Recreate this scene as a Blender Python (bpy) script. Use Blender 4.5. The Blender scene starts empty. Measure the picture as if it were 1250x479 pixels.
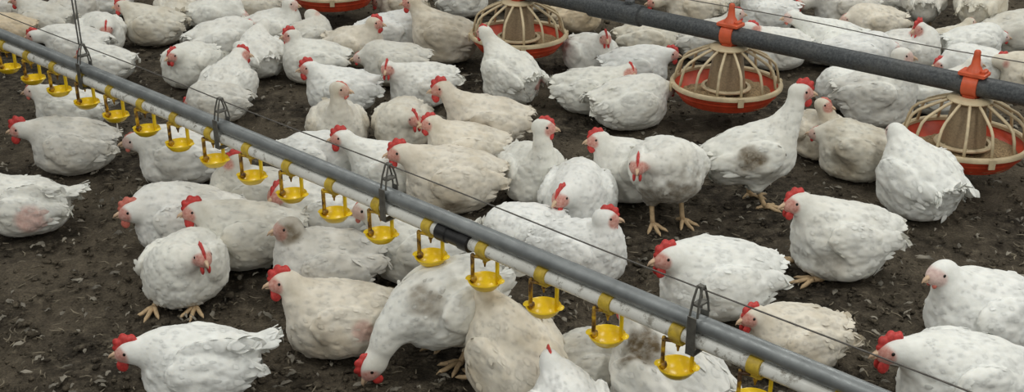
import bpy, math, random
import numpy as np

C = bpy.context.scene.collection
PI = math.pi
rad = math.radians

# ------------------------------------------------------------------ camera
W, H, F = 1250, 479, 1450.0
HORIZON = -408.0
CAM_H = 1.5
PITCH = math.atan((H / 2 - HORIZON) / F)
cp, sp = math.cos(PITCH), math.sin(PITCH)
CAM = np.array([0, 0, CAM_H])


def ray(px, py):
    a = (px - W / 2) / F
    b = (H / 2 - py) / F
    return np.array([a, cp + b * sp, -sp + b * cp])


def at(px, py, z=0.0):
    """point of the place at height z that the camera sees at this pixel"""
    d = ray(px, py)
    return CAM + d * ((z - CAM_H) / d[2])


def px_of(p):
    v = np.asarray(p, float) - CAM
    zc = v[1] * cp - v[2] * sp
    up = v[1] * sp + v[2] * cp
    return W / 2 + F * v[0] / zc, H / 2 - F * up / zc


# ------------------------------------------------------------------ mesh helpers
class MB:
    def __init__(self):
        self.v, self.f, self.n = [], [], 0

    def add(self, v, f):
        v = np.asarray(v, float).reshape(-1, 3)
        self.v.append(v)
        for q in f:
            self.f.append([int(i) + self.n for i in q])
        self.n += len(v)
        return self

    def tube(self, pts, r, n=8, cap=True, squash=None):
        pts = np.asarray(pts, float)
        m = len(pts)
        r = np.broadcast_to(np.asarray(r, float), (m,))
        tan = np.gradient(pts, axis=0)
        tan /= np.linalg.norm(tan, axis=1)[:, None] + 1e-12
        ref = np.array([0, 0, 1.0]) if abs(tan[0][2]) < .9 else np.array([1.0, 0, 0])
        vs = []
        u = np.cross(tan[0], ref)
        u /= np.linalg.norm(u)
        for i in range(m):
            u = u - tan[i] * u.dot(tan[i])
            u /= np.linalg.norm(u) + 1e-12
            w = np.cross(tan[i], u)
            a = np.arange(n) * 2 * PI / n
            s1 = 1 if squash is None else squash
            vs.append(pts[i] + r[i] * (np.cos(a)[:, None] * u + s1 * np.sin(a)[:, None] * w))
        vs = np.concatenate(vs)
        f = []
        for i in range(m - 1):
            for j in range(n):
                k = (j + 1) % n
                f.append((i * n + j, i * n + k, (i + 1) * n + k, (i + 1) * n + j))
        if cap:
            f.append(tuple(range(n))[::-1])
            f.append(tuple((m - 1) * n + j for j in range(n)))
        return self.add(vs, f)

    def lathe(self, prof, c=(0, 0, 0), n=32, closed=False):
        prof = np.asarray(prof, float)
        m = len(prof)
        a = np.arange(n) * 2 * PI / n
        vs = np.stack([prof[:, 0][:, None] * np.cos(a), prof[:, 0][:, None] * np.sin(a),
                       np.repeat(prof[:, 1][:, None], n, 1)], -1).reshape(-1, 3) + np.asarray(c)
        f = []
        for i in range(m if closed else m - 1):
            i2 = (i + 1) % m
            for j in range(n):
                k = (j + 1) % n
                f.append((i * n + j, i * n + k, i2 * n + k, i2 * n + j))
        return self.add(vs, f)

    def box(self, c, size, rot=None, bev=0.0):
        s = np.asarray(size, float) / 2
        b = min(bev, s.min() * .49)
        vs, f = [], []
        if b <= 0:
            vs = [(x, y, z) for x in (-1, 1) for y in (-1, 1) for z in (-1, 1)]
            vs = np.array(vs) * s
            f = [(0, 1, 3, 2), (4, 6, 7, 5), (0, 4, 5, 1), (2, 3, 7, 6), (0, 2, 6, 4), (1, 5, 7, 3)]
        else:
            rings = []
            for z, k in ((-s[2], b), (-s[2] + b, 0), (s[2] - b, 0), (s[2], b)):
                x, y = s[0] - k, s[1] - k
                rings.append([(x, -y + b, z), (x, y - b, z), (x - b, y, z), (-x + b, y, z), (-x, y - b, z),
                              (-x, -y + b, z), (-x + b, -y, z), (x - b, -y, z)])
            vs = np.array(rings).reshape(-1, 3)
            for i in range(3):
                for j in range(8):
                    k = (j + 1) % 8
                    f.append((i * 8 + j, i * 8 + k, i * 8 + 8 + k, i * 8 + 8 + j))
            f.append(tuple(range(7, -1, -1)))
            f.append(tuple(range(24, 32)))
        if rot is not None:
            vs = np.asarray(vs) @ np.asarray(rot).T
        return self.add(np.asarray(vs) + np.asarray(c), f)

    def ell(self, c, r, R=None, nu=12, nv=8):
        vs = [(0, 0, 1)]
        for i in range(1, nv):
            t = PI * i / nv
            for j in range(nu):
                p = 2 * PI * j / nu
                vs.append((math.sin(t) * math.cos(p), math.sin(t) * math.sin(p), math.cos(t)))
        vs.append((0, 0, -1))
        vs = np.array(vs) * np.asarray(r)
        if R is not None:
            vs = vs @ np.asarray(R).T
        f = []
        for j in range(nu):
            k = (j + 1) % nu
            f.append((0, 1 + j, 1 + k))
            b = 1 + (nv - 2) * nu
            f.append((len(vs) - 1, b + k, b + j))
        for i in range(nv - 2):
            for j in range(nu):
                k = (j + 1) % nu
                f.append((1 + i * nu + j, 1 + (i + 1) * nu + j, 1 + (i + 1) * nu + k, 1 + i * nu + k))
        return self.add(vs + np.asarray(c), f)

    def build(self, name, mat, parent=None, smooth=True, autosharp=None):
        me = bpy.data.meshes.new(name)
        me.from_pydata(np.concatenate(self.v).tolist(), [], self.f)
        me.polygons.foreach_set('use_smooth', [smooth] * len(me.polygons))
        if autosharp:
            me.set_sharp_from_angle(angle=rad(autosharp))
        me.materials.append(mat)
        me.update()
        o = bpy.data.objects.new(name, me)
        C.objects.link(o)
        if parent is not None:
            o.parent = parent
        return o


def tag(o, label, cat, group=None, kind=None):
    o['label'] = label
    o['category'] = cat
    if group:
        o['group'] = group
    if kind:
        o['kind'] = kind
    return o


def empty(name, loc, rz=0.0):
    o = bpy.data.objects.new(name, None)
    C.objects.link(o)
    o.location = [float(t) for t in loc]
    o.rotation_euler = (0, 0, rz)
    o.empty_display_size = .05
    return o


# ------------------------------------------------------------------ materials
def new_mat(name):
    m = bpy.data.materials.new(name)
    m.use_nodes = True
    nt = m.node_tree
    b = nt.nodes['Principled BSDF']
    return m, nt, b


def N(nt, t, **kw):
    n = nt.nodes.new(t)
    for k, v in kw.items():
        if k.startswith('i_'):
            n.inputs[k[2:].replace('_', ' ')].default_value = v
        else:
            setattr(n, k, v)
    return n


def ramp(nt, src, stops):
    r = nt.nodes.new('ShaderNodeValToRGB')
    el = r.color_ramp.elements
    while len(el) < len(stops):
        el.new(.5)
    for e, (p, c) in zip(el, stops):
        e.position = p
        e.color = (*c, 1) if len(c) == 3 else c
    nt.links.new(src, r.inputs[0])
    return r.outputs[0]


def mix(nt, a, b, fac, mode='MIX'):
    m = nt.nodes.new('ShaderNodeMix')
    m.data_type = 'RGBA'
    m.blend_type = mode
    L = nt.links.new
    for s, v in ((m.inputs[0], fac), (m.inputs[6], a), (m.inputs[7], b)):
        if hasattr(v, 'links'):
            L(v, s)
        elif isinstance(v, (int, float)):
            s.default_value = v
        else:
            s.default_value = (*v, 1)
    return m.outputs[2]


def noise(nt, scale, detail=4, rough=.55, vec=None):
    n = nt.nodes.new('ShaderNodeTexNoise')
    n.inputs['Scale'].default_value = scale
    n.inputs['Detail'].default_value = detail
    n.inputs['Roughness'].default_value = rough
    if vec is None:
        tc = nt.nodes.new('ShaderNodeTexCoord')
        vec = tc.outputs['Object']
    nt.links.new(vec, n.inputs['Vector'])
    return n.outputs['Fac']


def bump(nt, b, h, strength=.3, dist=.01):
    n = nt.nodes.new('ShaderNodeBump')
    n.inputs['Strength'].default_value = strength
    n.inputs['Distance'].default_value = dist
    nt.links.new(h, n.inputs['Height'])
    nt.links.new(n.outputs[0], b.inputs['Normal'])


def simple(name, col, rough=.5, metal=0.0, var=.15, nscale=40, bmp=.0, spec=.5):
    m, nt, b = new_mat(name)
    f = noise(nt, nscale, 4)
    c = ramp(nt, f, [(.3, [t * (1 - var) for t in col]), (.7, [min(1, t * (1 + var)) for t in col])])
    nt.links.new(c, b.inputs['Base Color'])
    b.inputs['Roughness'].default_value = rough
    b.inputs['Metallic'].default_value = metal
    b.inputs['Specular IOR Level'].default_value = spec
    if bmp:
        bump(nt, b, f, bmp, .004)
    return m


def feather_material():
    m, nt, b = new_mat('white_feathers')
    L = nt.links.new
    oi = N(nt, 'ShaderNodeObjectInfo')
    base = oi.outputs['Color']
    alpha = oi.outputs['Alpha']
    f1 = noise(nt, 9, 3)
    dirt = ramp(nt, f1, [(.42, (0, 0, 0)), (.66, (1, 1, 1))])
    mm = N(nt, 'ShaderNodeMath', operation='MULTIPLY')
    L(dirt, mm.inputs[0])
    L(alpha, mm.inputs[1])
    c = mix(nt, base, (.42, .33, .20), mm.outputs[0])
    f2 = noise(nt, 60, 3)
    fv = ramp(nt, f2, [(.3, (.90, .90, .89)), (.7, (1, 1, 1))])
    c = mix(nt, c, fv, 1.0, 'MULTIPLY')
    st = N(nt, 'ShaderNodeAttribute', attribute_name='stain')  # soiling mask; also carries one bird's painted belly shade
    f3 = noise(nt, 55, 4)
    sr = N(nt, 'ShaderNodeMath', operation='MULTIPLY')
    L(ramp(nt, f3, [(.2, (.55, .55, .55)), (.6, (1, 1, 1))]), sr.inputs[0])
    L(st.outputs['Fac'], sr.inputs[1])
    c = mix(nt, c, (.125, .088, .045), sr.outputs[0])
    sk = N(nt, 'ShaderNodeAttribute', attribute_name='skin')
    f4 = noise(nt, 120, 2)
    skc = ramp(nt, f4, [(.3, (.50, .17, .135)), (.7, (.66, .36, .30))])
    c = mix(nt, c, skc, sk.outputs['Fac'])
    L(c, b.inputs['Base Color'])
    b.inputs['Roughness'].default_value = .9
    b.inputs['Specular IOR Level'].default_value = .15
    b.inputs['Subsurface Weight'].default_value = .25
    b.inputs['Subsurface Radius'].default_value = (1, .9, .8)
    b.inputs['Subsurface Scale'].default_value = .008
    b.inputs['Sheen Weight'].default_value = .15
    b.inputs['Sheen Roughness'].default_value = .6
    bump(nt, b, f2, .18, .004)
    return m


M = {}


def materials():
    M['feather'] = feather_material()
    M['comb'] = simple('red_comb_skin', (.56, .050, .045), .5, 0, .25, 120, .2)
    M['combpale'] = simple('pale_comb_skin', (.60, .17, .13), .5, 0, .2, 120, .2)
    M['beak'] = simple('horn_beak', (.62, .44, .30), .4, 0, .15, 100)
    M['eye'] = simple('dark_eye', (.012, .008, .006), .12, 0, .2, 100)
    M['leg'] = simple('yellow_leg_skin', (.50, .36, .21), .6, 0, .22, 90, .3)
    # galvanised pipe
    m, nt, b = new_mat('galvanised_steel')
    f = noise(nt, 18, 5)
    nt.links.new(ramp(nt, f, [(.3, (.20, .215, .222)), (.7, (.32, .34, .348))]), b.inputs['Base Color'])
    b.inputs['Metallic'].default_value = .55
    nt.links.new(ramp(nt, noise(nt, 70, 3), [(.3, (.38,) * 3), (.7, (.6,) * 3)]), b.inputs['Roughness'])
    M['galv'] = m
    m, nt, b = new_mat('white_plastic_pipe')
    f = noise(nt, 45, 6, .7)
    g = noise(nt, 7, 3)
    c = ramp(nt, f, [(.36, (.30, .28, .24)), (.46, (.76, .76, .72)), (.8, (.86, .86, .83))])
    c = mix(nt, c, (.5, .48, .42), ramp(nt, g, [(.5, (0, 0, 0)), (.75, (.6, .6, .6))]))
    nt.links.new(c, b.inputs['Base Color'])
    b.inputs['Roughness'].default_value = .38
    M['pvc'] = m
    m, nt, b = new_mat('yellow_plastic')
    f = noise(nt, 30, 4)
    c = ramp(nt, f, [(.25, (.74, .47, .010)), (.6, (.88, .62, .012))])
    nt.links.new(c, b.inputs['Base Color'])
    b.inputs['Roughness'].default_value = .3
    M['yellow'] = m
    m, nt, b = new_mat('grimy_yellow_plastic')
    f = noise(nt, 50, 4)
    c = ramp(nt, f, [(.40, (.075, .035, .014)), (.52, (.36, .20, .02)), (.66, (.72, .47, .02))])
    nt.links.new(c, b.inputs['Base Color'])
    b.inputs['Roughness'].default_value = .45
    M['grime'] = m
    m, nt, b = new_mat('pale_yellow_clip')
    f = noise(nt, 60, 4)
    c = ramp(nt, f, [(.3, (.42, .29, .035)), (.6, (.66, .47, .05))])
    nt.links.new(c, b.inputs['Base Color'])
    b.inputs['Roughness'].default_value = .5
    M['clip'] = m
    M['bracket'] = simple('dull_zinc', (.16, .155, .14), .5, .6, .3, 60)
    M['black'] = simple('black_rubber', (.012, .012, .013), .4, 0, .3, 60)
    M['wire'] = simple('thin_steel_wire', (.13, .12, .11), .5, .5, .2, 60)
    M['cord'] = simple('grey_cord', (.27, .27, .26), .7, 0, .2, 60)
    m, nt, b = new_mat('dusty_dark_tube')
    f = noise(nt, 130, 5, .7)
    g = noise(nt, 9, 3)
    c = ramp(nt, f, [(.35, (.035, .04, .045)), (.62, (.10, .108, .115)), (.78, (.19, .19, .185))])
    c = mix(nt, c, (.17, .165, .15), ramp(nt, g, [(.5, (0, 0, 0)), (.8, (.5, .5, .5))]))
    nt.links.new(c, b.inputs['Base Color'])
    b.inputs['Roughness'].default_value = .55
    b.inputs['Metallic'].default_value = .3
    M['tube'] = m
    M['orange'] = simple('orange_plastic', (.66, .115, .045), .4, 0, .15, 30)
    M['pan'] = simple('red_orange_plastic', (.56, .062, .022), .42, 0, .22, 25)
    M['grill'] = simple('beige_plastic', (.56, .46, .30), .5, 0, .18, 30)
    m, nt, b = new_mat('feed_filled_cone')
    f = noise(nt, 150, 4, .7)
    c = ramp(nt, f, [(.3, (.20, .15, .09)), (.7, (.33, .25, .155))])
    nt.links.new(c, b.inputs['Base Color'])
    b.inputs['Roughness'].default_value = .45
    M['cone'] = m
    M['feed'] = simple('grain_feed', (.27, .19, .10), .9, 0, .5, 160, .6)
    # litter floor
    m, nt, b = new_mat('dark_litter')
    f = noise(nt, 26, 8, .72)
    g = noise(nt, 2.2, 4)
    k = noise(nt, 160, 4, .7)
    c = ramp(nt, f, [(.30, (.012, .010, .008)), (.45, (.042, .035, .027)), (.56, (.088, .074, .057)), (.70, (.20, .175, .135))])
    c = mix(nt, c, (.155, .130, .098), ramp(nt, g, [(.42, (0, 0, 0)), (.62, (.65, .65, .65))]))
    c = mix(nt, c, ramp(nt, k, [(.3, (.5, .5, .5)), (.7, (1.35, 1.32, 1.25))]), 1.0, 'MULTIPLY')
    nt.links.new(c, b.inputs['Base Color'])
    b.inputs['Roughness'].default_value = .95
    b.inputs['Specular IOR Level'].default_value = .2
    ad = N(nt, 'ShaderNodeMath', operation='ADD')
    nt.links.new(f, ad.inputs[0])
    nt.links.new(k, ad.inputs[1])
    bump(nt, b, ad.outputs[0], .7, .012)
    M['litter'] = m
    M['straw'] = simple('dull_straw', (.17, .145, .105), .9, 0, .6, 14)
    M['down'] = simple('soiled_feather', (.185, .168, .138), .9, 0, .7, 14)


# ------------------------------------------------------------------ implicit bird bodies
def v_ell(P, c, r, R=None):
    q = P - np.asarray(c, np.float32)
    if R is not None:
        q = q @ np.asarray(R, np.float32)
    r = np.asarray(r, np.float32)
    k0 = np.sqrt(((q / r) ** 2).sum(1))
    k1 = np.sqrt(((q / (r * r)) ** 2).sum(1)) + 1e-6
    return k0 * (k0 - 1) / k1


def v_cone(P, a, b, ra, rb):
    a = np.asarray(a, np.float32)
    ba = np.asarray(b, np.float32) - a
    pa = P - a
    t = np.clip(pa @ ba / max(float(ba @ ba), 1e-9), 0, 1)
    return np.sqrt(((pa - t[:, None] * ba) ** 2).sum(1)) - (ra + (rb - ra) * t)


def smin(a, b, k):
    h = np.clip(k - np.abs(a - b), 0, None) / k
    return np.minimum(a, b) - h * h * k * .25


def ry(a):
    c, s = math.cos(a), math.sin(a)
    return np.array([[c, 0, s], [0, 1, 0], [-s, 0, c]])


def rzm(a):
    c, s = math.cos(a), math.sin(a)
    return np.array([[c, -s, 0], [s, c, 0], [0, 0, 1]])


def vnoise(P, seed):
    """smooth value noise, -1..1"""
    i = np.floor(P).astype(np.int64)
    f = P - i
    f = f * f * (3 - 2 * f)
    out = 0
    for dx in (0, 1):
        for dy in (0, 1):
            for dz in (0, 1):
                h = ((i[:, 0] + dx) * 73856093) ^ ((i[:, 1] + dy) * 19349663) ^ ((i[:, 2] + dz) * 83492791) ^ (seed * 2654435)
                h = (h ^ (h >> 13)) * 1274126177
                val = ((h ^ (h >> 16)) & 0xffff) / 32767.5 - 1
                w = (f[:, 0] if dx else 1 - f[:, 0]) * (f[:, 1] if dy else 1 - f[:, 1]) * (f[:, 2] if dz else 1 - f[:, 2])
                out = out + w * val
    return out


def surface_net(sdf, lo, hi, h):
    """extract the zero surface of sdf as quads (coarse pass, then only the band near the surface)"""
    lo, hi = np.asarray(lo), np.asarray(hi)
    n = np.ceil((hi - lo) / h).astype(int)
    n = (n + 2) // 3 * 3 + 1
    ch = 3 * h
    cn = (n - 1) // 3 + 1
    g = np.stack(np.meshgrid(*[np.arange(k) for k in cn], indexing='ij'), -1).reshape(-1, 3)
    cd = sdf((lo + g * ch).astype(np.float32)).reshape(cn)
    idx = [np.minimum((np.arange(n[a]) + 1) // 3, cn[a] - 1) for a in range(3)]
    G = cd[np.ix_(*idx)].astype(np.float32)
    band = np.abs(G) < ch * 1.6
    pts = np.argwhere(band)
    G[band] = sdf((lo + pts * h).astype(np.float32))
    S = G < 0
    c8 = [(x, y, z) for x in (0, 1) for y in (0, 1) for z in (0, 1)]
    sl = lambda A, o: A[o[0]:A.shape[0] - 1 + o[0], o[1]:A.shape[1] - 1 + o[1], o[2]:A.shape[2] - 1 + o[2]]
    cnt = sum(sl(S, o).astype(np.int8) for o in c8)
    mask = (cnt > 0) & (cnt < 8)
    cells = np.argwhere(mask)
    ids = -np.ones(mask.shape, np.int64)
    ids[mask] = np.arange(len(cells))
    acc = np.zeros((len(cells), 3))
    num = np.zeros(len(cells))
    for o in c8:
        for a in range(3):
            if o[a]:
                continue
            p = list(o)
            p[a] = 1
            A = G[cells[:, 0] + o[0], cells[:, 1] + o[1], cells[:, 2] + o[2]]
            B = G[cells[:, 0] + p[0], cells[:, 1] + p[1], cells[:, 2] + p[2]]
            cr = (A < 0) != (B < 0)
            t = np.where(cr, A / np.where(cr, A - B, 1), 0)
            q = np.array(o)[None, :].repeat(len(cells), 0).astype(float)
            q[:, a] = t
            acc[cr] += q[cr]
            num[cr] += 1
    V = lo + (cells + acc / num[:, None]) * h
    faces = []
    for a in range(3):
        b, c = (a + 1) % 3, (a + 2) % 3
        s0 = [slice(None)] * 3
        s1 = [slice(None)] * 3
        s0[a] = slice(0, -1)
        s1[a] = slice(1, None)
        e = S[tuple(s0)] != S[tuple(s1)]
        pos = np.argwhere(e)
        ok = (pos[:, b] > 0) & (pos[:, c] > 0) & (pos[:, b] < n[b] - 1) & (pos[:, c] < n[c] - 1)
        pos = pos[ok]
        q = []
        for db, dc in ((-1, -1), (0, -1), (0, 0), (-1, 0)):
            p = pos.copy()
            p[:, b] += db
            p[:, c] += dc
            q.append(ids[p[:, 0], p[:, 1], p[:, 2]])
        q = np.stack(q, 1)
        inside = S[pos[:, 0], pos[:, 1], pos[:, 2]]
        q[~inside] = q[~inside][:, ::-1]
        faces.append(q)
    return V, np.concatenate(faces)


def normals_of(V, Fq):
    a, b, c, d = (V[Fq[:, i]] for i in range(4))
    fn = np.cross(c - a, d - b)
    vn = np.zeros_like(V)
    for i in range(4):
        np.add.at(vn, Fq[:, i], fn)
    return vn / (np.linalg.norm(vn, axis=1)[:, None] + 1e-12)


def quad_mesh(name, V, Fq, mat, attrs):
    me = bpy.data.meshes.new(name)
    me.vertices.add(len(V))
    me.vertices.foreach_set('co', np.ascontiguousarray(V, np.float32).ravel())
    me.loops.add(len(Fq) * 4)
    me.loops.foreach_set('vertex_index', np.ascontiguousarray(Fq, np.int32).ravel())
    me.polygons.add(len(Fq))
    me.polygons.foreach_set('loop_start', np.arange(0, len(Fq) * 4, 4, dtype=np.int32))
    me.polygons.foreach_set('use_smooth', np.ones(len(Fq), bool))
    for k, a in attrs.items():
        t = me.attributes.new(k, 'FLOAT', 'POINT')
        t.data.foreach_set('value', np.ascontiguousarray(a, np.float32))
    me.materials.append(mat)
    me.update(calc_edges=True)
    return me


def smooth01(x):
    x = np.clip(x, 0, 1)
    return x * x * (3 - 2 * x)


SIZE = .80
HK = 1.40                                                   # heads a touch large for the body
GROUP = 'broiler chickens on the litter floor'


class Bird:
    pass


TINT = {  # feather colour, soiling
    'white': ((.83, .83, .80), .16), 'clean': ((.87, .88, .87), .05), 'grey': ((.70, .69, .655), .28),
    'cream': ((.80, .745, .65), .45), 'tan': ((.73, .61, .46), .6), 'dirty': ((.755, .725, .655), .5),
}
birds = []


def chicken(label, body, heading, head=None, face=None, pose='sit', tint='white', comb=.8, size=1.0, roll=0.0,
            stain=(), bare=(), feet=False, pitch=None, want=None, tail=.85, hp=-6, lift=0.0, pale=False, wingup=0, pin=False):
    """one bird: body = pixel its trunk centre shows at, heading / face = compass of trunk and head
    (0 towards +x, 90 away from the camera, 270 towards it), head = pixel of the head"""
    rs = np.random.RandomState(len(birds) * 7 + 3)
    rnd = random.Random(len(birds) * 13 + 5)
    s = size * SIZE
    zc = {'sit': .101, 'squat': .130, 'stand': .20, 'peck': .205}[pose] + lift
    if pitch is None:
        pitch = {'sit': 4, 'squat': 8, 'stand': 10, 'peck': -20}[pose]
    pos = at(body[0], body[1], zc * s)
    th = rad(heading)
    dist = np.linalg.norm(pos - CAM)
    R3 = rzm(th)
    Rb = ry(-rad(pitch))
    Cb = np.array([0, 0, zc])
    tob = lambda p: Cb + Rb @ np.asarray(p, float)          # trunk coordinates -> bird coordinates
    nb = tob((.074, 0, .048))
    if want is None:
        want = {'sit': (.135, 0, .235), 'squat': (.13, 0, .27), 'stand': (.13, 0, .36), 'peck': (.24, 0, .05)}[pose]
    if head is not None:
        # closest point of the line of sight to where such a bird would carry its head
        wp = R3 @ (np.asarray(want) * s) + np.array([pos[0], pos[1], 0])
        d = ray(*head)
        d = d / np.linalg.norm(d)
        hw = CAM + d * d.dot(wp - CAM)
        hl = R3.T @ (hw - np.array([pos[0], pos[1], 0])) / s
    else:
        hl = np.array(want, float)
    v = hl - nb
    L = np.linalg.norm(v)
    Lc = min(max(L, .08), .20 if pose != 'peck' else .24)
    hl = nb + v / L * Lc
    hl[2] = max(hl[2], .03)
    fa = th if face is None else rad(face)
    hy = fa - th
    hpr = rad(hp if pose != 'peck' else -55)
    f = np.array([math.cos(hy) * math.cos(hpr), math.sin(hy) * math.cos(hpr), math.sin(hpr)])
    lat = np.array([-math.sin(hy), math.cos(hy), 0])
    up = np.cross(f, lat)
    Rh = np.stack([f, lat, up], 1)
    # neck
    end = hl - f * .010 - up * .008
    dv = end - nb
    Ln = np.linalg.norm(dv)
    fb = Rb @ np.array([1, 0, 0])
    ctrl = nb + fb * .36 * Ln + np.array([0, 0, .16 * Ln])
    if pose == 'peck':
        ctrl = nb + fb * .5 * Ln
    ts = np.linspace(0, 1, 6)
    chain = [(1 - t) ** 2 * (nb + Rb @ np.array([-.02, 0, -.02])) + 2 * t * (1 - t) * ctrl + t * t * end for t in ts]
    rads = [.066, .054, .0415, .034, .029, .0262]
    sit = pose in ('sit', 'squat')
    wob = rs.uniform(-1, 1, 8)

    Rtail = ry(rad(24 + 6 * wob[0]))
    wingR = {sgn: rzm(sgn * rad(7)) @ ry(rad(-7 + 4 * wob[1])) @ np.array(
        [[1, 0, 0], [0, math.cos(sgn * .22), -math.sin(sgn * .22)], [0, math.sin(sgn * .22), math.cos(sgn * .22)]]) for sgn in (-1, 1)}
    wide = 1 + .05 * wob[2]
    tl = tail

    def sdf(P):
        q = (P - Cb.astype(np.float32)) @ Rb.astype(np.float32)
        d = v_ell(q, (-.010, 0, .0), (.124, .107 * wide, .099))
        d = smin(d, v_ell(q, (.052, 0, -.010), (.088, .094 * wide, .088)), .05)
        d = smin(d, v_ell(q, (-.090, 0, .006), (.076, .084, .076)), .05)
        d = smin(d, v_ell(q, (-.150 * (.6 + .4 * tl), 0, .048 * tl), (.056 * tl, .038, .017), Rtail), .035)
        for sg in (-1, 1):
            d = smin(d, v_ell(q, (-.024, sg * .097 * wide, .016), (.100, .027, .060), wingR[sg]), .005)
            d = smin(d, v_ell(q, (-.118, sg * .076, .024), (.066, .016, .030), wingR[sg]), .005)
        if wingup:
            d = smin(d, v_ell(q, (-.035, wingup * .070, .078), (.088, .011, .034), wingR[wingup] @ ry(rad(10))), .006)
            d = smin(d, v_ell(q, (-.125, wingup * .074, .098), (.040, .008, .018), wingR[wingup] @ ry(rad(14))), .006)
        if sit:
            d = smin(d, v_ell(P, (.0, 0, .050), (.132, .118, .050)), .04)
            if pose == 'squat':
                d = smin(d, v_ell(P, (-.02, 0, .075), (.10, .092, .055)), .05)
        else:
            for sg in (-1, 1):
                d = smin(d, v_cone(q, (.0, sg * .05, -.03), (-.022, sg * .052, -.108), .058, .024), .045)
        if not sit:
            d = smin(d, v_ell(q, (-.11, 0, -.035), (.055, .055, .05)), .05)
        for i in range(5):
            d = smin(d, v_cone(P, chain[i], chain[i + 1], rads[i], rads[i + 1]), .045 - .006 * i)
        hd = v_ell(P, hl, np.array((.030, .0205, .0235)) * HK, Rh)
        hd = smin(hd, v_ell(P, hl + (f * .016 - up * .004) * HK, np.array((.017, .0135, .0145)) * HK, Rh), .012)
        d = smin(d, hd, .014)
        return d

    vox = .0044 if dist < 3.6 else (.005 if dist < 4.6 else .006)
    lo = np.minimum(np.array([-.27, -.15, -.012]), hl - .075)
    hi = np.maximum(np.array([.19, .15, zc + .14]), hl + .075)
    lo[2] = -.03
    V, Q = surface_net(sdf, lo, hi, vox)
    Nn = normals_of(V, Q)
    # masks
    hq = (V - hl) @ Rh
    facem = smooth01((1.25 - np.sqrt(((hq / HK - np.array([.021, 0, -.002])) / np.array([.0185, .03, .0185])) ** 2 @ np.ones(3))) / .4)
    hd = np.linalg.norm(V - hl, axis=1)
    chn = np.array(chain)
    nd = np.min(np.linalg.norm(V[:, None, :] - chn[None, 1:], axis=2), axis=1)
    neckm = smooth01((.085 - nd) / .04)
    headm = smooth01((.062 - hd) / .025)
    bq = (V - Cb) @ Rb
    amp = (1 - .85 * headm) * (1 - .35 * neckm)
    sd = len(birds) + 11
    n1 = vnoise(bq * np.array([26, 46, 46]) + 5, sd)
    n2 = vnoise(bq * np.array([55, 100, 100]) + 9, sd + 1)
    n3 = vnoise(bq * np.array([10, 14, 14]) + 3, sd + 2)
    V = V + Nn * (amp * (.0036 * n1 + .0018 * n2 + .0055 * n3))[:, None]
    V[:, 2] = np.maximum(V[:, 2], -.008)
    skin = facem * (.55 if comb < .5 else .92)
    for (c, r, *bk) in bare:
        c = tob(c)
        skin = np.maximum(skin, (bk[0] if bk else .9) * smooth01((1.2 - np.linalg.norm(V - c, axis=1) / r) / .5))
    stn = np.zeros(len(V))
    for (c, r, k) in stain:  # soiling spots, plus painted underside shade on the camera-facing stander
        c = hl if c == 'head' else (chain[3] if c == 'neck' else tob(c))
        dd = np.linalg.norm(V - c, axis=1) / r + .35 * n1
        stn = np.maximum(stn, k * smooth01((1.25 - dd) / .7))
    # feather blades lying over the plumage, part of the same body mesh
    nf = 640 if dist < 3.6 else (430 if dist < 4.6 else 260)
    ok = np.where((headm < .3) & (V[:, 2] > .02))[0]
    pick = rs.choice(ok, nf)
    b0 = V[pick]
    nn = normals_of(V, Q)[pick]
    flow = np.tile(Rb @ np.array([-1, 0, -.22]), (nf, 1))
    nm = neckm[pick][:, None]
    ndir = chn[0] - chn[-1]
    ndir = ndir / np.linalg.norm(ndir)
    flow = flow * (1 - nm * .7) + ndir * nm * .7 + rs.normal(0, .22, (nf, 3))
    low = smooth01((.05 - b0[:, 2]) / .05)[:, None]
    flow = flow + low * rs.normal(0, .5, (nf, 3))
    tg = flow - nn * (flow * nn).sum(1)[:, None]
    tg /= np.linalg.norm(tg, axis=1)[:, None] + 1e-9
    sd_ = np.cross(nn, tg)
    back = smooth01((-(bq[pick][:, 0]) + .02) / .12)
    ln = (.020 + .014 * back) * (1 - .45 * neckm[pick]) * rs.uniform(.75, 1.3, nf)
    wd = ln * rs.uniform(.24, .36, nf)
    lift_ = rs.uniform(-.0004, .0011, nf) * (1 - .5 * neckm[pick])
    prof = np.array([.45, .85, 1.0, .66, .06])
    tt = np.linspace(0, 1, 5)
    FV = np.zeros((nf, 5, 3, 3))
    for i, t in enumerate(tt):
        cen = b0 + tg * (ln * t)[:, None] + nn * (-.0022 + .0012 + lift_ * t * 1.6 + .0016 * math.sin(PI * t) - (ln * t) ** 2 / .20)[:, None]
        for j, y in enumerate((-1, 0, 1)):
            FV[:, i, j] = cen + sd_ * (wd * prof[i] * y)[:, None] - nn * (abs(y) * wd * prof[i] * .24)[:, None]
    bi = []
    for i in range(4):
        for j in range(2):
            a = i * 3 + j
            bi.append((a, a + 1, a + 4, a + 3))
    bi = np.array(bi)
    FQ = (np.arange(nf)[:, None, None] * 15 + bi[None]).reshape(-1, 4)
    FQ = FQ[:, ::-1]
    # long wing and tail feathers
    BL, BQ = [], []
    nb_ = 0

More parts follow.
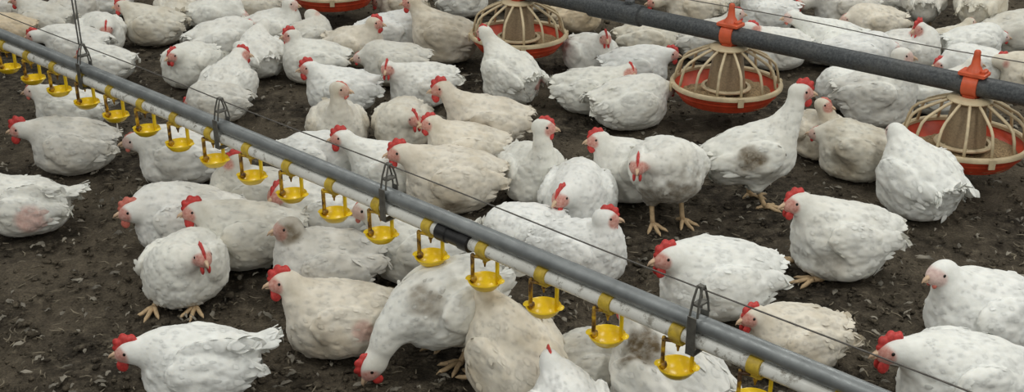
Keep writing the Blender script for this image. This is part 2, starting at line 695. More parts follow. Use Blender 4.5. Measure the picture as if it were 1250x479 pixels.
    def blade(base, d, side, nrm, L_, w_):
        nonlocal nb_
        d = d / np.linalg.norm(d)
        vs = []
        for i, t in enumerate(np.linspace(0, 1, 6)):
            p = (.75, .95, 1, 1, .8, .25)[i]
            c = base + d * L_ * t - nrm * (.0 + .06 * L_ * t * t)
            for y in (-1, 0, 1):
                for z in (0,):
                    vs.append(c + side * w_ * p * y + nrm * (.0014 * (1 - abs(y)) - .001 * abs(y)))
        for i, t in enumerate(np.linspace(0, 1, 6)):
            p = (.75, .95, 1, 1, .8, .25)[i]
            c = base + d * L_ * t - nrm * (.0 + .06 * L_ * t * t)
            for y in (-1, 0, 1):
                vs.append(c + side * w_ * p * y - nrm * .0018)
        q = []
        for i in range(5):
            for j in range(2):
                a = i * 3 + j
                q.append((a, a + 3, a + 4, a + 1))
                a += 18
                q.append((a, a + 1, a + 4, a + 3))
        BL.append(np.array(vs))
        BQ.append(np.array(q) + nb_)
        nb_ += 36

    for sg in (-1, 1):
        for k in range(6):
            base = tob((-.075 - .010 * k, sg * (.103 - .006 * k), -.022 + .011 * k + .002 * wob[k]))
            d = Rb @ np.array([-1, -sg * (.24 + .03 * k), .02 + .07 * (k - 3) * .4])
            side = Rb @ np.array([0, .25 * -sg, 1.0])
            nrm = Rb @ np.array([-.2, sg * 1.0, .15])
            blade(base, d, side, nrm, .075 - .004 * k, .0085)
    nt_ = 7
    for k in range(nt_):
        a = (k - (nt_ - 1) / 2) / ((nt_ - 1) / 2)
        base = tob((-.150 * (.6 + .4 * tl), a * .022, .052 * tl + .004 * (1 - abs(a))))
        d = Rb @ np.array([-math.cos(a * .55), math.sin(a * .55), .30 * tl + .1 * rnd.uniform(-1, 1)])
        side = Rb @ np.array([-.15 * a, 1, -.5 * a])
        nrm = Rb @ np.array([.35, .3 * a, 1])
        blade(base, d, side, nrm, (.054 + .012 * rnd.random()) * tl, .0105)
    BLv = np.concatenate(BL)
    BQv = np.concatenate(BQ)
    n0, n1c = len(V), len(V) + nf * 15
    Vall = np.concatenate([V, FV.reshape(-1, 3), BLv])
    Qall = np.concatenate([Q, FQ + n0, BQv + n1c])
    skA = np.concatenate([skin, np.repeat(skin[pick], 15), np.zeros(len(BLv))])
    stA = np.concatenate([stn, np.repeat(stn[pick], 15), np.zeros(len(BLv))])
    Vall[:, 2] = np.maximum(Vall[:, 2], -.008)

    root = empty('chicken', (pos[0], pos[1], 0), th)
    root.scale = (s, s, s)
    tag(root, label, 'chicken', GROUP)
    me = quad_mesh('body', Vall, Qall, M['feather'], {'skin': skA, 'stain': stA})
    bo = bpy.data.objects.new('body', me)
    C.objects.link(bo)
    bo.parent = root
    col, dirt = TINT[tint]
    jit = rs.uniform(.965, 1.02)
    bo.color = (col[0] * jit, col[1] * jit, col[2] * jit * rs.uniform(.97, 1.0), dirt)

    tow = lambda p: hl + Rh @ (np.asarray(p, float) * HK)
    seen = dist < 7
    if comb > 0:
        hs = .0165 * comb
        top, bot = [], []
        n = 21
        for i in range(n):
            t = i / (n - 1)
            a = rad(12 + 106 * t)
            bx, bz = .0275 * math.cos(a), .0205 * math.sin(a)
            saw = .66 + .34 * abs(math.sin(PI * (t * 3.8 + .25)))
            env = math.sin(PI * min(1, .06 + .88 * t)) ** .7
            e = hs * env * saw
            top.append((bx + e * math.cos(a) * .9 - e * .12, bz + e * math.sin(a) * 1.05 + .001))
            bot.append((bx * .86, bz * .86))
        mb = MB()
        vs, fs = [], []
        for (x, z), (x2, z2) in zip(top, bot):
            xm, zm = x * .45 + x2 * .55, z * .45 + z2 * .55
            vs += [tow((x, 0, z)), tow((xm, .0032, zm)), tow((x2, .0050, z2)), tow((x2, -.0050, z2)), tow((xm, -.0032, zm))]
        for i in range(n - 1):
            for j in range(5):
                k = (j + 1) % 5
                fs.append((i * 5 + j, (i + 1) * 5 + j, (i + 1) * 5 + k, i * 5 + k))
        fs.append((0, 1, 2, 3, 4))
        fs.append(tuple((n - 1) * 5 + j for j in (4, 3, 2, 1, 0)))
        mb.add(vs, fs)
        mb.build('comb', M['combpale' if pale else 'comb'], root)
        ws = .55 + .65 * comb
        for sg in (-1, 1):
            mb = MB()
            mb.ell(tow((.0225, sg * .0070, -.011 - .0095 * ws)), (.0110 * ws, .0058, .0135 * ws), Rh)
            mb.build('wattle', M['combpale' if pale else 'comb'], root)
    mb = MB()
    P_ = [(.024, .001), (.033, .0005), (.041, -.002), (.0465, -.007)]
    mb.tube([tow((x, 0, z)) for x, z in P_], [.0086, .0068, .0044, .0010], 8)
    mb.tube([tow((.024, 0, -.006)), tow((.034, 0, -.007)), tow((.0405, 0, -.0075))], [.0055, .0042, .001], 8)
    mb.build('beak', M['beak'], root)
    for sg in (-1, 1):
        mb = MB()
        mb.ell(tow((.0105, sg * .0172, .0045)), (.0056, .0036, .0056), Rh, 10, 6)
        mb.build('eye', M['eye'], root)
    # legs
    if pose in ('stand', 'peck') or feet:
        for sg in (-1, 1):
            mb = MB()
            if pose in ('stand', 'peck'):
                hk = tob((-.024, sg * .052, -.105))
                ft = np.array([hk[0] + .028 + .02 * wob[3] * sg, sg * .055, .012])
                mb.tube([hk + np.array([.004, 0, .022]), hk, hk * .6 + ft * .4, ft * .8 + hk * .2, ft], [.011, .0118, .0085, .0085, .0098], 8)
            else:
                ft = np.array([.105 if sg < 0 else .085, sg * .062, .012])
                hk = np.array([-.02, sg * .06, .030])
                mb.tube([hk, hk * .4 + ft * .6, ft], [.011, .0095, .0098], 8)
            yw = .15 * wob[4] + sg * .08
            for k, (a, l_) in enumerate(((-.62, .056), (0, .068), (.62, .056), (PI + .25 * sg, .028))):
                dr = np.array([math.cos(a + yw), math.sin(a + yw), 0])
                pts = [ft + dr * .0 + np.array([0, 0, -.001]), ft + dr * l_ * .35 + np.array([0, 0, .001]),
                       ft + dr * l_ * .7 + np.array([0, 0, -.006]), ft + dr * l_ * .92 + np.array([0, 0, -.007]), ft + dr * l_ * 1.12 + np.array([0, 0, -.011])]
                mb.tube(pts, [.0088, .0072, .0066, .0056, .0012], 7)
            mb.build('leg', M['leg'], root)
    B = Bird()
    B.root, B.pos, B.th, B.label, B.hl, B.L = root, pos, th, label, hl, L
    B.headpx = head
    B.gotpx = px_of(R3 @ (hl * s) + np.array([pos[0], pos[1], 0]))
    B.s = s
    B.pin = pin
    birds.append(B)
    return root


def exec_birds():
    # ---- far left, beyond the drinker line
    c('grey-white chicken cut off by the picture edge in the far top left corner', (0, 12), 20, None, None, tint='grey', comb=.6)
    c('plump white chicken, farthest left of the fully visible ones, comb tip at the top edge', (54, 24), 165, (24, 0), 190, tint='grey', comb=.9)
    c('cream chicken by the left edge, half hidden behind the galvanised pipe', (2, 38), 190, None, None, tint='tan', comb=.5)
    c('small grey chicken between two white ones behind the hanging cords', (92, 8), 60, (96, 3), 60, tint='grey', comb=.6)
    c('white chicken at the top edge directly above the head-hanging sleeper', (124, 1), 175, None, None, tint='white', comb=.7)
    c('white chicken resting with red comb and wattle hung over its own breast, beside the cords', (122, 38), 300, (131, 34), 275, tint='white', comb=1.0, want=(.15, 0, .15), hp=-20)
    c('white chicken lying behind the galvanised pipe with pale head facing left, past the leftmost cups', (92, 55), 180, (43, 44), 185, tint='white', comb=.9)
    c('low white chicken whose red-combed head shows behind the corded bracket', (128, 76), 180, (109, 66), 185, tint='white', comb=.7, size=.85, want=(.14, 0, .17))
    c('large cream-necked chicken with bright red wattle, alone above the bare patch', (186, 30), 178, (150, 7), 185, tint='dirty', comb=1.0, stain=[((.06, .06, .03), .035, .25)])
    c('chicken seen end-on at the top edge to the right of the cream-necked one', (226, 13), 110, (217, -2), 160, tint='dirty', comb=.9)
    c('white chicken with a bare pink face turned right, upper of the resting clump', (256, 18), 350, (284, 19), 350, tint='white', comb=.25, want=(.15, 0, .17), pale=True)
    c('white chicken with no head showing, between the pink-faced one and the frontal red comb', (270, 47), 30, None, 60, tint='white', comb=.3, want=(.12, 0, .15))
    c('white chicken facing the camera, red comb low on its breast, beside bare ground', (232, 77), 245, (215, 68), 235, tint='white', comb=.85, want=(.13, 0, .18))
    c('white chicken looking right with its head raised, directly beyond the galvanised pipe', (278, 103), 75, (293, 68), 355, tint='white', comb=.9)
    c('grey chicken crouched low with only a red comb over the galvanised pipe', (264, 122), 183, (238, 121), 185, tint='grey', comb=1.0, size=.86, want=(.15, 0, .15))
    # ---- far middle
    c('white chicken with its head off the picture, top edge left of the small-faced pair', (308, 8), 185, None, None, tint='dirty', comb=.6)
    c('chicken with pale pink face and upright neck, left of the grey-hooded bird', (338, 34), 350, (354, 5), 350, tint='white', comb=.2, pale=True)
    c('chicken with a dull greyish face, right of the pink-faced upright one', (378, 45), 40, (382, 20), 10, tint='grey', comb=.2, pale=True, size=.9)
    c('white chicken turned away with its neck stretched up and no face visible', (318, 66), 120, (323, 30), 110, tint='white', comb=0)
    c('white chicken with toothed red comb facing left, body behind the bigger left-facing one', (382, 74), 186, (357, 45), 190, tint='white', comb=1.1)
    c('full white chicken facing left in the far middle, red wattle against white breast', (415, 109), 188, (378, 83), 195, tint='clean', comb=1.15, size=1.02)
    c('cream chicken with small orange comb facing right, neck straight up, just beyond the pipe', (412, 152), 285, (414, 109), 350, tint='dirty', comb=.35, pale=True)
    c('cream chicken with dark red face looking right, below the red pan underside', (436, 55), 335, (457, 28), 350, tint='cream', comb=.95)
    c('white chicken showing fluffy tail to the left and no head, below the red pan underside', (478, 38), 2, None, 20, tint='clean', comb=.3)
    c('large tan-backed chicken standing tall with stained wing in the far middle', (542, 42), 172, (504, 3), 180, pose='squat', tint='cream', comb=.9, size=1.1, stain=[((.0, .10, .05), .11, .42), ((.05, .08, -.02), .06, .3)])
    c('cream chicken at the top edge with red face pointing left, beside the red pan underside', (482, 4), 180, (455, 3), 185, tint='cream', comb=.9, size=.9)
    c('white chicken fragment at the top edge above the tan-backed one', (566, -2), 20, None, None, tint='white', comb=.5)
    c('grey-white chicken stretched out with head low between the cream one and the frontal face', (480, 76), 185, None, 190, tint='grey', comb=.2, want=(.15, 0, .13))
    c('white chicken with a head-on red comb and two red wattles, in the far middle', (513, 103), 215, (473, 83), 262, tint='white', comb=1.0)
    c('white chicken feeding over the rim of the farthest coned pan, seen from behind', (622, 88), 128, (592, 40), 135, pose='squat', tint='white', comb=.6, size=1.05, stain=[((.0, .10, .0), .03, .35)], bare=[((-.15, -.045, -.015), .035)])
    c('round white chicken with dark wattle looking down and right, left of the tan-winged one', (492, 150), 262, (505, 145), 300, tint='dirty', comb=.95, want=(.14, 0, .20))
    c('chicken with tan-stained wing and a bright red wattle facing left, centre of the crowd', (592, 148), 186, (540, 108), 195, tint='cream', comb=1.15, size=1.08, stain=[((.045, .095, .01), .055, .75)])
    c('cream chicken with orange-red comb facing left behind the biggest dirty-winged one', (566, 180), 186, (527, 150), 200, tint='cream', comb=.9)
    c('big cream-white chicken with brown-edged wing, just beyond the middle bracket', (550, 217), 186, (490, 186), 190, tint='cream', comb=1.05, size=1.14, stain=[((.0, .11, -.045), .035, .8)])
    c('white chicken with blurred red face looking right, standing out before the cream crowd', (651, 210), 292, (663, 155), 355, tint='white', comb=.75, size=1.02)
    c('clean white chicken facing left with red comb above the galvanised pipe, back lying along it', (475, 205), 182, (418, 168), 190, tint='clean', comb=1.15)
    c('white chicken lying along the pipe with only its comb tip showing at the middle bracket', (392, 192), 345, (464, 216), 300, tint='clean', comb=1.0, want=(.17, 0, .15))
    # ---- beyond, right of middle
    c('white chicken turned to the camera with shaded red face, right of the farthest coned pan', (712, 66), 300, (729, 46), 280, tint='white', comb=.85, want=(.13, 0, .19))
    c('brownish chicken lying in the dark behind the feed tube joint', (706, 17), 8, None, None, tint='tan', comb=.4, size=.9)
    c('white chicken seen through the cage of the farthest coned pan', (640, -8), 2, None, None, tint='white', comb=.5)
    c('dull grey-white chicken lying flat under the feed tube joint', (800, 48), 355, None, None, tint='dirty', comb=.4, want=(.16, 0, .14))
    c('white chicken facing right with dark red comb, beside the middle coned pan', (778, 82), 355, (817, 66), 355, tint='clean', comb=.9, want=(.15, 0, .19))
    c('grey-white chicken stretched on its side with a small frontal red comb', (722, 110), 348, (769, 86), 290, tint='white', comb=.7, want=(.15, 0, .19))
    c('fluffy white chicken lying with no face visible, left of the middle coned pan', (786, 124), 15, None, 40, tint='white', comb=.2, size=1.1, want=(.15, 0, .14))
    c('white chicken partly hidden by the feed tube left of the middle coned pan', (858, 48), 5, None, None, tint='grey', comb=.4)
    c('cream chicken at the top edge with pale face facing left, above the feed tube', (852, 6), 182, (807, 3), 185, tint='cream', comb=.7)
    c('white chicken behind the orange hanger spike of the middle coned pan', (882, 2), 95, None, None, tint='dirty', comb=.3)
    c('white chicken lying at the top edge, right of the orange spike', (935, 14), 175, None, None, tint='clean', comb=.3)
    c('white chicken with short red comb peering over the feed tube, beside an orange spike', (950, 58), 195, (918, 34), 340, tint='white', comb=.7, want=(.13, 0, .20))
    c('white chicken with combless pink face facing left above the feed tube', (1012, 50), 182, (966, 21), 182, tint='clean', comb=.15, pale=True, size=1.08)
    c('grey chicken with big red wattle at the top edge, behind the combless-faced one', (1030, 8), 182, (981, 4), 190, tint='grey', comb=1.0, size=1.1)
    c('white chicken with large floppy red comb turned to face left, upper right crowd', (1112, 60), 330, (1123, 36), 215, tint='white', comb=1.5, size=1.02)
    c('white chicken with small bare head facing right just over the feed tube, body below it', (1074, 114), 340, (1101, 68), 345, pose='squat', tint='white', comb=.1, size=1.1)
    c('white chicken lying between the feed tube and the floppy-combed one', (1050, 64), 352, None, None, tint='clean', comb=.2, want=(.15, 0, .13))
    c('white chicken facing left with slanted red comb resting on the feed tube line', (1188, 80), 182, (1149, 79), 195, tint='clean', comb=.95, want=(.16, 0, .16))
    c('white chicken facing right with curved red comb, right of the nearest orange spike', (1262, 92), 170, (1222, 74), 335, tint='cream', comb=.95, want=(.13, 0, .18))
    c('white chicken lying low in the far right crowd, below the standing pale rump', (1188, 52), 5, None, None, tint='clean', comb=.3, want=(.15, 0, .13), size=.95)
    c('pink-flanked cream chicken lying low between the floppy-combed one and the far right crowd', (1160, 50), 10, None, None, tint='dirty', comb=.2, size=.72, bare=[((-.02, .10, .0), .03)])
    c('big cream chicken standing at the top edge over the far right crowd', (1202, 2), 60, None, None, pose='stand', tint='dirty', comb=.6, size=1.1, stain=[((-.1, 0, .05), .04, .35)])
    c('cream chicken lying with no head in view behind the floppy-combed one', (1066, 28), 190, None, None, tint='cream', comb=.2, want=(.15, 0, .13))
    c('grey-white chicken at the right edge in the far crowd', (1240, 36), 5, None, None, tint='grey', comb=.4, size=1.1)
    c('dirty chicken standing at the top edge with pale vent feathers, above the floppy comb', (1128, -2), 75, None, None, pose='stand', tint='grey', comb=.4, size=.95)
    c('grey shaded chicken at the top edge between the standing rumps', (1092, -2), 110, None, None, tint='grey', comb=.4, size=.9)
    c('white chicken lying behind the cage of the nearest feeder pan', (1150, 112), 5, None, None, tint='white', comb=.3, size=.95)
    c('white chicken preening with its head folded on its back, under the feed tube', (1030, 106), 195, (1036, 96), 20, tint='clean', comb=0, want=(.03, .02, .20), size=.9)
    # ---- middle right, between the lines
    c('tall standing chicken with brown stained side and bright red comb, before the middle coned pan', (922, 186), 8, (977, 112), 358, pose='stand', tint='white', comb=1.15, size=1.06, stain=[((-.045, -.11, .03), .05, .95), ((.02, -.10, -.05), .045, .5), ((-.08, -.09, -.03), .04, .4)])
    c('pale-combed cream chicken peeping out behind the tall brown-stained one', (1000, 160), 285, (1005, 128), 330, pose='squat', size=.85, tint='cream', comb=.5, pale=True)
    c('dirty fluffy-bellied chicken behind the back-turned one, right of the tall stained one', (1052, 180), 160, None, 150, pose='squat', tint='dirty', comb=.2, want=(.1, 0, .18), size=.98, stain=[((.02, .10, -.02), .07, .5), ((-.08, .08, .03), .05, .4)])
    c('clean white chicken turned fully away, tail to the camera, left of the nearest pan', (1124, 214), 112, (1098, 163), 105, pose='squat', tint='clean', comb=0, size=1.12)
    c('squatting chicken with pale yellow foot forward and dull wing, right of the walking pair', (1024, 285), 186, (974, 247), 195, pose='squat', tint='white', comb=1.0, size=1.12, feet=True, stain=[((.05, .09, -.07), .05, .5)])
    c('standing chicken facing the camera with shaded breast and two yellow feet apart', (812, 200), 282, (775, 195), 262, pose='stand', tint='white', comb=.9, size=1.08, want=(.14, 0, .26), stain=[((.10, 0, -.08), .10, .85), ((.03, -.06, -.09), .09, .8)])  # breast and belly shade painted into the feather colour
    c('white chicken with red wattle facing left, half hidden behind the camera-facing stander', (772, 208), 188, (734, 175), 190, pose='squat', tint='white', comb=1.0)
    c('round white chicken sitting with its red face sunk in its breast, beside the stander', (706, 238), 262, (687, 240), 235, tint='clean', comb=1.0, size=1.12, want=(.15, 0, .17))
    c('white chicken looking right with raised red comb, just beyond the pipe under the round sitter', (712, 304), 335, (739, 266), 358, tint='clean', comb=1.0, size=1.0)
    c('white chicken with head bent over the galvanised pipe, left of the raised-comb one', (634, 282), 205, (621, 283), 320, tint='clean', comb=.8, want=(.12, 0, .15), size=.92)
    c('bright white chicken with a fluffed shoulder tuft and red wattle, beyond the right bracket', (872, 338), 190, (819, 314), 200, tint='clean', comb=1.15, size=1.18)
    c('cream chicken with red face facing left, touching the pipe past the right bracket', (966, 412), 196, (920, 386), 205, tint='cream', comb=1.1, size=.95)
    c('clean white chicken with tiny comb and pale face at the right edge', (1200, 378), 186, (1150, 333), 205, tint='clean', comb=.12, pale=True, size=1.16)
    c('white chicken with big red comb facing left at the bottom right corner', (1172, 458), 186, (1092, 428), 190, tint='clean', comb=1.25, size=1.14)
    # ---- near side of the drinker line
    c('grey chicken facing left with large red comb, nearest the left edge under the cups', (88, 176), 183, (27, 158), 188, tint='grey', comb=1.3, size=1.05)
    c('grey-white chicken lying behind the cups, above the large-combed grey one', (84, 133), 183, (45, 112), 190, tint='white', comb=.4, pale=True, size=.95)
    c('white chicken with dull pinkish face hidden under a cup, left of the drinking one', (220, 188), 184, (165, 172), 195, tint='white', comb=.3, pale=True, size=1.08)
    c('grey-necked chicken drinking with red comb at a yellow cup', (305, 236), 188, (290, 199), 188, tint='grey', comb=1.0, size=1.02)
    c('white chicken with orange comb facing left, behind the frontal small-faced one', (222, 264), 188, (173, 254), 195, tint='white', comb=1.0, pale=True, size=1.12)
    c('big grey-white chicken with red wattle facing left, beside the orange-combed one', (292, 290), 192, (235, 264), 198, tint='grey', comb=1.2, size=1.08, stain=[((-.06, .11, -.03), .05, .45)])
    c('round white chicken facing the camera, head low, one foot showing, front of the left cluster', (224, 326), 262, (246, 312), 300, tint='white', comb=.95, size=1.04, want=(.14, 0, .20), feet=True, pin=True, stain=[((.05, -.10, .0), .045, .5)])
    c('chicken with dark red face looking at the camera behind the big grey-white one', (385, 262), 192, (337, 243), 245, tint='white', comb=.95, size=1.1)
    c('grey chicken with dusky combless face, behind the cream bird with bare flank', (402, 318), 196, (361, 276), 200, tint='grey', comb=.08, pale=True, stain=[('head', .05, .95)], size=1.08)
    c('cream chicken with bright red comb and a bare pink flank patch, front middle', (412, 386), 188, (348, 344), 192, tint='cream', comb=1.2, size=1.06, bare=[((-.065, .098, .01), .034, .55)], stain=[((.05, .09, -.04), .05, .35)])
    c('white chicken with pink face under a cup, behind the pecking one', (503, 300), 190, (440, 258), 188, tint='white', comb=.25, pale=True, size=1.12)
    c('white chicken bent down pecking with red comb at the ground, front middle', (545, 368), 216, (455, 444), 212, pose='peck', pin=True, tint='white', comb=1.0, size=1.12, stain=[((.09, .055, .08), .05, .7)], lift=-.035, pitch=-12)
    c('cream chicken with tan neck stretched up to a yellow cup, bottom middle', (630, 434), 128, (590, 363), 150, pose='squat', feet=True, tint='cream', comb=.1, pale=True, size=1.1, pitch=24, want=(.13, 0, .235), lift=-.03, pin=True, stain=[('neck', .05, .35), ((.075, -.05, .05), .05, .7)])
    c('white-necked chicken at the bottom edge seen from behind, small dark red comb tip', (697, 505), 105, (674, 445), 100, pose='squat', tint='clean', comb=.8, size=.9)
    c('white chicken low between the tan drinker and the brown-stained back', (722, 452), 10, None, None, tint='grey', comb=.3, size=.85, want=(.13, 0, .14))
    c('white chicken with a brown-stained back, head behind the pipes, bottom edge', (812, 456), 128, (769, 374), 120, pose='squat', pin=True, tint='white', comb=.9, size=1.12, stain=[((.03, .06, .08), .055, 1.0)])
    c('bright white chicken facing left with red comb, wing half lifted, alone bottom left', (240, 444), 190, (161, 429), 190, tint='clean', comb=1.3, size=1.02, want=(.165, 0, .19), tail=1.2, wingup=1)
    c('white chicken lying with tail towards the bare floor at the left edge, wing tip raised', (30, 250), 182, None, None, tint='white', comb=.5, size=.98, bare=[((-.055, .11, -.005), .055, .6)], tail=1.2, wingup=1)


    # nobody sits inside a neighbour: ease overlapping birds apart a little
    P = np.array([[b.pos[0], b.pos[1]] for b in birds])
    P0 = P.copy()
    pans = [(A2 + fdir * f_at(q))[:2] for q in (405, 633, 891, 1187)]
    ax = np.array([[math.cos(b.th), math.sin(b.th)] for b in birds])
    sz = np.array([b.s for b in birds])
    for it in range(40):
        for i in range(len(birds)):
            for j in range(i):
                if abs(P[i] - P[j]).max() > .45:
                    continue
                best = (0, None)
                for a in (-.075, -.025, .03, .075):
                    for d in (-.075, -.025, .03, .075):
                        v = P[i] + ax[i] * a * sz[i] - P[j] - ax[j] * d * sz[j]
                        n = np.linalg.norm(v)
                        pen = .080 * (sz[i] + sz[j]) - n
                        if pen > best[0]:
                            best = (pen, v / (n + 1e-9))
                if best[0] > .006:
                    P[i] += best[1] * best[0] * (0 if birds[i].pin else .2)
                    P[j] -= best[1] * best[0] * (0 if birds[j].pin else .2)
        for pc in pans:
            for i in range(len(birds)):
                for t in (-.08, -.03, .03, .08):
                    v = P[i] + ax[i] * t * sz[i] - pc
                    n = np.linalg.norm(v)
                    pen = .192 + .085 * sz[i] - n
                    if pen > 0 and not birds[i].pin:
                        P[i] += v / n * pen * .3
        d = P - P0
        n = np.linalg.norm(d, axis=1)[:, None] + 1e-9
        P = P0 + d * np.minimum(1, EASE / n)
    for b, p in zip(birds, P):
        b.root.location.x, b.root.location.y = float(p[0]), float(p[1])
        b.moved = float(np.linalg.norm(p - np.array([b.pos[0], b.pos[1]])))



EASE = .045
LAMP = 33
AMB = .20


# ================================================================== the place
materials()

# floor of the house: dark, uneven litter
nx, ny = 340, 300
X0, X1, Y0, Y1 = -6.0, 6.0, .6, 11.0
# finer mesh where the camera is close
gx = np.linspace(-1, 1, nx)
gx = np.sign(gx) * np.abs(gx) ** 1.25 * X1
gy = Y0 + (Y1 - Y0) * np.linspace(0, 1, ny) ** 1.2
GX, GY = np.meshgrid(gx, gy, indexing='ij')
P = np.stack([GX.ravel(), GY.ravel(), np.zeros(GX.size)], 1)
P[:, 2] = .010 * vnoise(P * 3.1 + .3, 1) + .007 * vnoise(P * 9 + 7, 2) + .007 * np.abs(vnoise(P * 26 + 1, 3)) - .010
ii = (np.arange(nx - 1)[:, None] * ny + np.arange(ny - 1)[None]).ravel()
FQ = np.stack([ii, ii + ny, ii + ny + 1, ii + 1], 1)
fo = bpy.data.objects.new('floor', quad_mesh('floor', P, FQ, M['litter'], {}))
C.objects.link(fo)
fo['kind'] = 'structure'
fo['label'] = 'dark trampled litter floor of the poultry house'


def scatter(name, n, mat, fn, seed, label, cat):
    rs = np.random.RandomState(seed)
    mb = MB()
    for _ in range(n):
        px, py = rs.uniform(-60, 1310), rs.uniform(-20, 520)
        q = at(px, py, 0)
        fn(mb, q, rs)
    o = mb.build(name, mat)
    tag(o, label, cat, None, 'stuff')
    return o


def clod(mb, q, rs):
    r = rs.uniform(.002, .007) * (1.8 if rs.rand() < .10 else 1)
    a = rs.uniform(0, PI)
    v0 = mb.n
    mb.ell((q[0], q[1], .001 + r * .15), (r * rs.uniform(.8, 1.7), r, r * rs.uniform(.4, .7)), rzm(a), 6, 4)
    mb.v[-1] = mb.v[-1] + rs.normal(0, r * .20, mb.v[-1].shape)


def straw(mb, q, rs):
    a = rs.uniform(0, 2 * PI)
    L_ = rs.uniform(.010, .034)
    d = np.array([math.cos(a), math.sin(a), 0])
    w_ = np.array([-d[1], d[0], 0]) * rs.uniform(-.2, .2) * L_
    z = np.array([0, 0, .004])
    q = np.array([q[0], q[1], .002])
    mb.tube([q, q + d * L_ * .5 + w_ + z * .6, q + d * L_ + z * rs.uniform(0, 1.5)], [.0016, .002, .0012], 5, squash=.6)


def plume(mb, q, rs):
    a = rs.uniform(0, 2 * PI)
    L_ = rs.uniform(.010, .030) if rs.rand() < .93 else rs.uniform(.03, .05)
    d = np.array([math.cos(a), math.sin(a), 0])
    s_ = np.array([-d[1], d[0], 0])
    w_ = L_ * rs.uniform(.12, .30)
    cur = rs.uniform(-.25, .25)
    vs = []
    z0 = rs.uniform(.002, .006)
    for i, t in enumerate(np.linspace(0, 1, 5)):
        p = (.15, .8, 1, .7, .1)[i]
        c = np.array([q[0], q[1], z0 + .004 * math.sin(t * 3)]) + d * L_ * t + s_ * cur * L_ * t * t
        for y in (-1, 0, 1):
            vs.append(c + s_ * w_ * p * y + np.array([0, 0, .0025 * (1 - abs(y)) + rs.uniform(-.003, .003)]) + d * rs.uniform(-.12, .12) * L_)
    f = []
    for i in range(4):
        for j in range(2):
            k = i * 3 + j
            f.append((k, k + 3, k + 4, k + 1))
    mb.add(vs, f)


scatter('litter_clods', 9000, M['litter'], clod, 4, 'dark crumbs and clods of litter over the floor', 'litter')
scatter('straw_litter', 1700, M['straw'], straw, 5, 'short dull straw bits trampled into the floor', 'straw')
scatter('fallen_feathers', 1300, M['down'], plume, 6, 'soiled moulted feathers scattered on the floor', 'feathers')

# ------------------------------------------------------------------ drinker line
ZP = .33                                   # height of the white water pipe
A_, B_ = at(20, 61.5, ZP), at(882, 428.5, ZP)
ldir = (B_ - A_) / np.linalg.norm(B_ - A_)
lang = math.atan2(ldir[1], ldir[0])
org = at(523, 276, ZP)
org = A_ + ldir * ldir.dot(org - A_)
RL = rzm(lang)


def s_at(px, z=ZP):
    """distance along the line, from org, at which the camera sees it in this pixel column"""
    lo_, hi_ = -6.0, 3.0
    for _ in range(60):
        m = (lo_ + hi_) / 2
        if px_of(org + ldir * m)[0] < px:
            lo_ = m
        else:
            hi_ = m
    return (lo_ + hi_) / 2


dl = empty('drinker_line', (org[0], org[1], 0), lang)
tag(dl, 'long galvanised drinker line with white water pipe and yellow cups hanging over the floor', 'drinker line')
sL, sR = s_at(-90) - .8, s_at(1260) + .9
RW, RG = .0150, .0175
ZG = ZP + .0345
ZWIRE = ZP + .112
mb = MB()
mb.tube([(sL, .004, ZG), (sR, .004, ZG)], RG, 20)
mb.build('support_pipe', M['galv'], dl, autosharp=40)
mb = MB()
mb.tube([(sL, 0, ZP), (sR, 0, ZP)], RW, 20)
mb.build('water_pipe', M['pvc'], dl, autosharp=40)
sC = s_at(556)
mb = MB()
mb.tube([(sC - .052, 0, ZP), (sC - .050, 0, ZP), (sC - .020, 0, ZP), (sC - .018, 0, ZP), (sC + .020, 0, ZP), (sC + .022, 0, ZP), (sC + .050, 0, ZP), (sC + .052, 0, ZP)],
        [.017, .0215, .0215, .0185, .0185, .0215, .0215, .017], 20)
mb.build('pipe_coupling', M['black'], dl, autosharp=35)
mb = MB()
zs = [(t, .004 + .003 * math.sin(t * 9)) for t in np.linspace(sL, sR, 60)]
mb.tube([(t, .004, ZWIRE - .0 - .004 * (1 - math.cos(t * 5)) * .5) for t, _ in zs], .0016, 6)
mb.build('perch_guard_wire', M['wire'], dl)
for bx in (105, 272, 475, 850):
    t = s_at(bx)
    mb = MB()
    for yy in (-.020, .022):
        mb.box((t, yy, ZP + .016), (.020, .003, .082), None, .001)
    mb.box((t, .001, ZP - .0245), (.020, .044, .003), None, .001)
    for yy in (-1, 1):
        mb.tube([(t - .0085, .004 + yy * .019, ZP + .055), (t - .007, .004 + yy * .014, ZP + .085), (t - .005, .004 + yy * .004, ZWIRE + .003)], .0024, 6)
        mb.tube([(t + .0085, .004 + yy * .019, ZP + .055), (t + .007, .004 + yy * .014, ZP + .085), (t + .005, .004 + yy * .004, ZWIRE + .003)], .0024, 6)
    mb.box((t, .004, ZWIRE + .001), (.014, .010, .007), None, .002)
    mb.box((t, .004, ZP + .078), (.017, .030, .006), None, .001)
    mb.build('pipe_bracket', M['bracket'], dl, smooth=False)
t = s_at(103)
mb = MB()
for q in (-.014, .014):
    mb.tube([(t + q * .6, .004, ZWIRE), (t + q, .004, ZWIRE + .4), (t + q, .004, 2.6)], .0028, 6)
o = mb.build('suspension_cord', M['cord'], dl)

